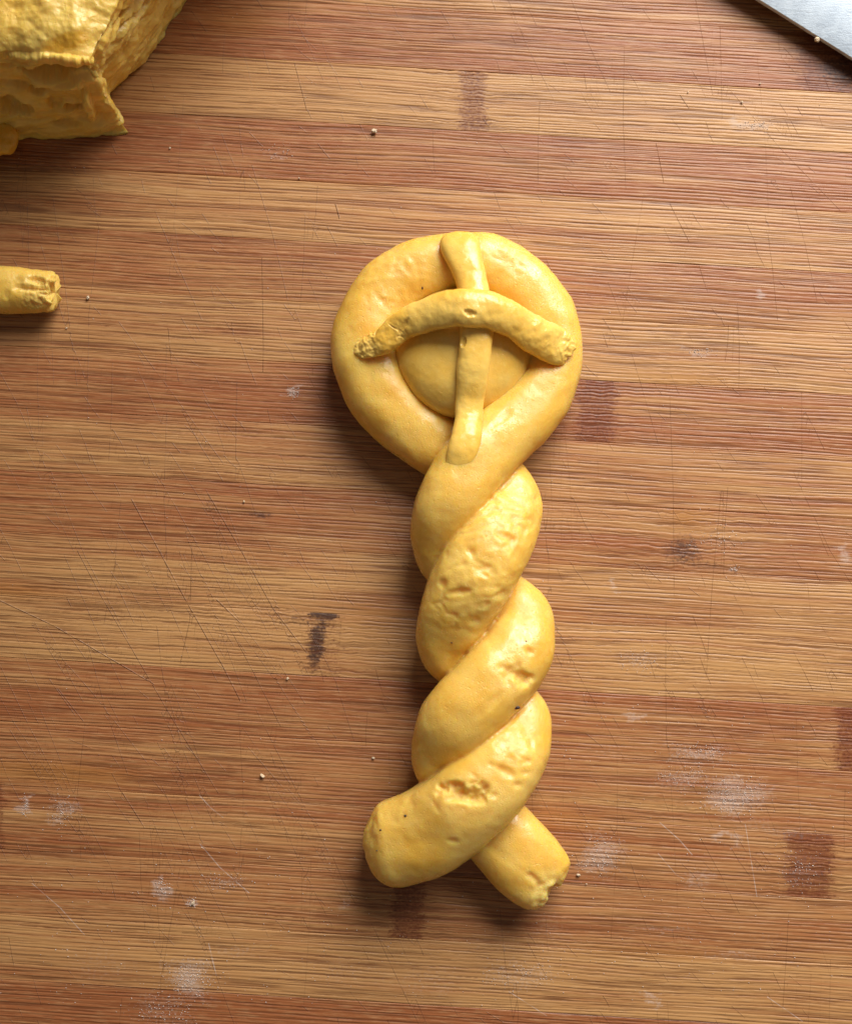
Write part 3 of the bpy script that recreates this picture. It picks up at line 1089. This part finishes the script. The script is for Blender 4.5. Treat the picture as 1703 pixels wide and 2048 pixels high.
front = (tper[None] > 4.5) & (tper[None] < 13) & (P[..., 2] > -1)
right = (tper[None] > 1) & (tper[None] < 7.2)
h -= front * (gouge(112, 142, 64, 10, -3, 4.2) + gouge(25, 215, 40, 14, 8, 3.0) + gouge(72, 188, 16, 6, 5, 1.8)
              + gouge(150, 214, 22, 7, 5, 2.2) + gouge(112, 205, 16, 9, 0, 1.5) + gouge(25, 132, 26, 6, 0, 1.5) + gouge(135, 245, 30, 5, 0, 1.2)
              + gouge(30, 175, 40, 7, 8, 1.4))
h -= right * (gouge(252, 25, 14, 6, -40, 2.0) + gouge(232, 75, 44, 4, -52, 1.6) + gouge(265, 70, 40, 4, -52, 1.3) + gouge(285, 15, 30, 5, -50, 1.3)
              + gouge(215, 130, 30, 4, -48, 1.4))
h += front * (-gouge(130, 82, 42, 20, -12, 0.0) + gouge(110, 158, 60, 9, 6, 1.6) + gouge(178, 205, 9, 34, -14, 1.9) + gouge(90, 112, 80, 6, 3, 1.4))
foot_flat = sstep(0, .06, lvl) + 0 * px
Nb = Nb * np.stack([np.ones_like(px), np.ones_like(px), foot_flat], -1)
B = B + Nb * (h * MM)[..., None]
B[..., 2] = np.maximum(B[..., 2], 0.02 * MM)
yolk = front * np.clip(gouge(136, 82, 46, 17, -14, 1.0, .35), 0, 1) * 0.9 + 0.35 * sstep(.08, .3, fbm(P / 5.5, 2, 61)) * wallmask
crumbB = np.clip(0.2 + 0.5 * grain + 0.4 * tear, 0, 1) * (0.35 + 0.4 * wallmask)
block = grid_mesh('dough_block', B, DOUGH_MATTE, None, cap_start=True, cap_end=True, attrs=dict(crumb=crumbB, yolk=np.clip(yolk, 0, 1)))
thing(block, 'large torn block of yellow dough in the upper left corner of the board', 'dough')

# a lobe of dough that peeks in below the block
lobe = [(-160, 262, 6.0, 44, .8), (-100, 266, 6.2, 46, .8), (-50, 270, 6.0, 46, .7), (-8, 270, 4.8, 41, .5), (16, 266, 4.4, 31, .5), (37, 254, 4.0, 15, .5)]
G, Nn, T, s, t = tube(lobe, 200, 90, end0=3.0, end1=1.2, power=2.9)
G = G + Nn * (lumps(G, 22.0, (1.1, 0.5, 0.06)) * MM)[..., None]
scrap = grid_mesh('dough_scrap', settle(G), DOUGH_MATTE, None, cap_start=True, cap_end=True,
                  attrs=dict(crumb=0 * G[..., 0], yolk=np.full(G.shape[:2], .75)))
thing(scrap, 'small orange yellow lobe of dough tucked against the foot of the large block', 'dough')

# broken strip end at the left edge
strip = [(-330, 560, 4.4, 46, .85), (-220, 566, 4.5, 47, .85), (-120, 574, 4.5, 48, .85), (-40, 578, 4.5, 49, .85), (20, 580, 4.4, 47, .85), (70, 583, 4.3, 44, .85),
         (112, 585, 4.2, 41, .85)]
G, Nn, T, s, t = tube(strip, 420, 100, end0=3.0, end1=1.0)
G = G + Nn * (lumps(G, 26.0, (0.25, 0.12, 0.03)) * MM)[..., None]
cv = Carve(G, Nn, t, 27.0)
cv.pit(78, 562, 20, 7, 14, .7, rag=.9)
cv.pit(66, 577, 40, 5, 3, .7, rag=.8, crumb=.5)
cv.pit(95, 588, 16, 5, 5, .6, rag=.8)
cv.dent(36, 568, 8, 14, 20, .5)
cv.dent(14, 590, 7, 9, 0, .4)
cv.rough(95, 588, 55, 48, 0, .5, crumb=.8)
tl = sstep(s[-1] - 2.6, s[-1] - 0.4, s)[:, None]
G2 = cv.done() + (T[:, None] * ((fbm(cv.P / 2.4, 3, 74, .5) * 2.2 * tl) * MM)[..., None])
o = grid_mesh('dough_strip', settle(G2), DOUGH_MATTE, None, cap_start=True, cap_end=True, attrs=dict(crumb=cv.crumb, yolk=np.full(G.shape[:2], .22)))
thing(o, 'short broken end of a yellow dough strip at the left edge of the board', 'dough')


# ------------------------------------------------------------------ metal scraper in the upper right corner
def metal_material():
    N = Nodes('scraper_steel')
    tc = N.n.new('ShaderNodeTexCoord')
    P = N.vmath('SCALE', tc.outputs['Object'], scale=1000.0)
    st_ = N.vmath('MULTIPLY', P, (0.35, 2.6, 1.0))
    a = N.noise(st_, 1.0, 4.0, 0.65)
    b = N.noise(P, 0.25, 4.0, 0.7, 0.4)
    c = N.noise(P, 3.5, 3.0, 0.7)
    smear = N.ramp(N.math('ADD', b, N.math('MULTIPLY', N.math('SUBTRACT', c, .5), .25)), 0.35, 0.68)
    N.put(N.bsdf.inputs['Base Color'], N.mix(smear, (0.58, 0.66, 0.75), (0.68, 0.76, 0.84)))
    N.put(N.bsdf.inputs['Metallic'], N.ramp(smear, 0, 1, 0.55, 0.40))
    N.put(N.bsdf.inputs['Roughness'], N.ramp(smear, 0, 1, 0.52, 0.62))
    hh = N.math('ADD', N.math('MULTIPLY', a, .5), N.math('MULTIPLY', c, .5))
    N.put(N.bsdf.inputs['Normal'], N.bump(hh, 0.35, 0.00025))
    return N.mat


STEEL = metal_material()
e0, e1 = at(1513, 0, 3.2), at(1703, 119, 3.0)
axis = (e1 - e0) / np.linalg.norm(e1 - e0)
side = np.cross(np.array([0, 0, 1.0]), axis)
side /= np.linalg.norm(side)
scraper = empty('dough_scraper', tuple(e0))
thing(scraper, 'grey steel dough scraper blade reaching in from the upper right corner', 'scraper')


def slab(name, u0, u1, v0, v1, z0, z1, rad, mat, parent, n=8, bev=0.12, tilt=0.0):
    """rounded plate in the (axis, side) frame, millimetres"""
    ring_ = []
    for cx, cy, a0 in ((u1 - rad, v1 - rad, 0), (u0 + rad, v1 - rad, 90), (u0 + rad, v0 + rad, 180), (u1 - rad, v0 + rad, 270)):
        for a in np.linspace(a0, a0 + 90, n):
            ring_.append((cx + rad * math.cos(math.radians(a)), cy + rad * math.sin(math.radians(a))))
    R = np.array(ring_)
    c = R.mean(0)

    def inset(d):
        D = R - c
        return c + D * (1 - d / np.maximum(np.linalg.norm(D, axis=1), 1e-6))[:, None]
    lv_ = [(0.6 * min(u1 - u0, v1 - v0) * .5, z0), (bev * 1.0, z0), (bev * .3, z0 + bev * .3), (0, z0 + bev), (0, z1 - bev), (bev * .3, z1 - bev * .3), (bev, z1),
           (0.6 * min(u1 - u0, v1 - v0) * .5, z1)]
    rows = []
    for d, z in lv_:
        q = inset(d)
        rows.append(q[:, :1] * MM * axis + q[:, 1:] * MM * side + (np.array([0, 0, 1.0]) * (z + tilt * q[:, 1:]) * MM))
    return grid_mesh(name, np.array(rows), mat, parent, cap_start=True, cap_end=True)


slab('blade', -55, 75, 0, 95, -0.55, 0.55, 2.5, STEEL, scraper, bev=0.16, tilt=0.03)
slab('handle', -55, 75, 90, 104, 3.0, 12.0, 4.0, STEEL, scraper, bev=1.5)


# ------------------------------------------------------------------ crumbs and flour
CRUMB = plain('dough_crumb', (0.74, 0.56, 0.36), 0.7)
CRUMB_W = plain('flour_crumb', (0.70, 0.55, 0.38), 0.75)
crumbs = [
    (748, 262, .78, 1, 'largest pale crumb on the bare board above the ring of the dough figure'),
    (176, 595, .55, 1, 'white angular crumb just right of the broken dough strip end'),
    (525, 1552, .62, 0, 'round yellowish crumb alone on the lower left of the board'),
    (575, 1357, .40, 0, 'small yellow crumb just below the black stained bamboo node'),
    (1483, 204, .38, 1, 'tiny white crumb on the pale strip below the scraper blade'),
    (1519, 167, .26, 1, 'tiny crumb on the red strip nearest the scraper blade'),
    (1375, 184, .24, 0, 'tiny crumb on the pale strip left of the other crumbs near the scraper'),
    (1156, 1750, .48, 1, 'pale oblong crumb to the right of the torn tail of the dough figure'),
    (340, 296, .30, 1, 'tiny round crumb below and right of the tip of the large dough block'),
    (598, 356, .26, 1, 'tiny crumb on the board between the large dough block and the ring'),
    (133, 656, .27, 1, 'tiny crumb just below the broken dough strip end'),
    (488, 1003, .32, 0, 'tiny yellow crumb above the small purple stain left of the twisted body'),
    (746, 1516, .40, 1, 'pale flake close to the left side of the lower twisted body'),
    (386, 1806, .55, 1, 'white lump of flour on the lower left of the board'),
    (1172, 1768, .22, 1, 'tiny crumb below and right of the oblong crumb beside the torn tail')]
for i, (px_, py_, r_, w_, lab) in enumerate(crumbs):
    c = at(px_, py_, r_ * .55)
    o = pebble('crumb', tuple(c), np.array([1.0, .72, .6]) * r_ * .68 * MM, 11.3 + i * 2.1, CRUMB_W if w_ else CRUMB, None, amp=.55)
    o.rotation_euler = (0, 0, i * 1.3)
    thing(o, lab, 'crumb', 'loose crumbs')
bl = at(1633, 79, 5.5)
o = pebble('crumb', tuple(bl), 0.48 * MM, 55.0, CRUMB, None, amp=.36)
thing(o, 'pale crumb clinging to the edge of the steel scraper blade', 'crumb', 'loose crumbs')

# fine flour grains: too many to count
rs = np.random.RandomState(11)
spots = [(1510, 250, 30, 10, 120), (588, 787, 12, 14, 90), (1470, 1590, 60, 40, 420), (1395, 1505, 60, 18, 180), (1370, 1555, 60, 24, 160), (1200, 1712, 40, 44, 260),
         (380, 1958, 50, 38, 320), (330, 2020, 70, 36, 200), (325, 1775, 16, 24, 90), (384, 1806, 12, 10, 60), (125, 1625, 28, 40, 120), (52, 1615, 12, 20, 70),
         (1400, 703, 30, 8, 60), (560, 306, 34, 18, 70), (1430, 1075, 60, 40, 120), (1280, 1320, 50, 26, 110), (1600, 1740, 60, 50, 150), (1040, 1950, 90, 30, 140),
         (450, 1762, 50, 20, 90), (1468, 1138, 8, 8, 40), (850, 1024, 850, 1000, 420), (1300, 1700, 380, 300, 420), (500, 1850, 420, 160, 300)]
pts, szs = [], []
for cx, cy, rx, ry, n in spots:
    a = rs.normal(size=(n, 2)) * 0.5 if rx < 300 else rs.uniform(-1, 1, size=(n, 2))
    pts.append(np.column_stack([cx + a[:, 0] * rx, cy + a[:, 1] * ry]))
    szs.append(0.035 + 0.075 * rs.rand(n) ** 2)
pts, szs = np.vstack(pts), np.concatenate(szs)
base = at(pts[:, 0], pts[:, 1], 0.0)
octv = np.array([(1, 0, 0), (-1, 0, 0), (0, 1, 0), (0, -1, 0), (0, 0, 1), (0, 0, -1)], float)
octf = np.array([(0, 2, 4), (2, 1, 4), (1, 3, 4), (3, 0, 4), (2, 0, 5), (1, 2, 5), (3, 1, 5), (0, 3, 5)])
V = base[:, None] + octv[None] * (szs * MM)[:, None, None] * (0.6 + 0.8 * rs.rand(len(szs), 6, 1)) + np.array([0, 0, 1.0]) * (szs * 0.4 * MM)[:, None, None]
Fc = (octf[None] + (np.arange(len(szs)) * 6)[:, None, None]).reshape(-1, 3)
me = bpy.data.meshes.new('flour_dust')
me.from_pydata(V.reshape(-1, 3).tolist(), [], Fc.tolist())
me.materials.append(plain('flour', (0.78, 0.70, 0.64), 0.85))
o = bpy.data.objects.new('flour_dust', me)
COL.objects.link(o)
thing(o, 'fine white flour dust scattered over the bamboo board', None, kind='stuff')
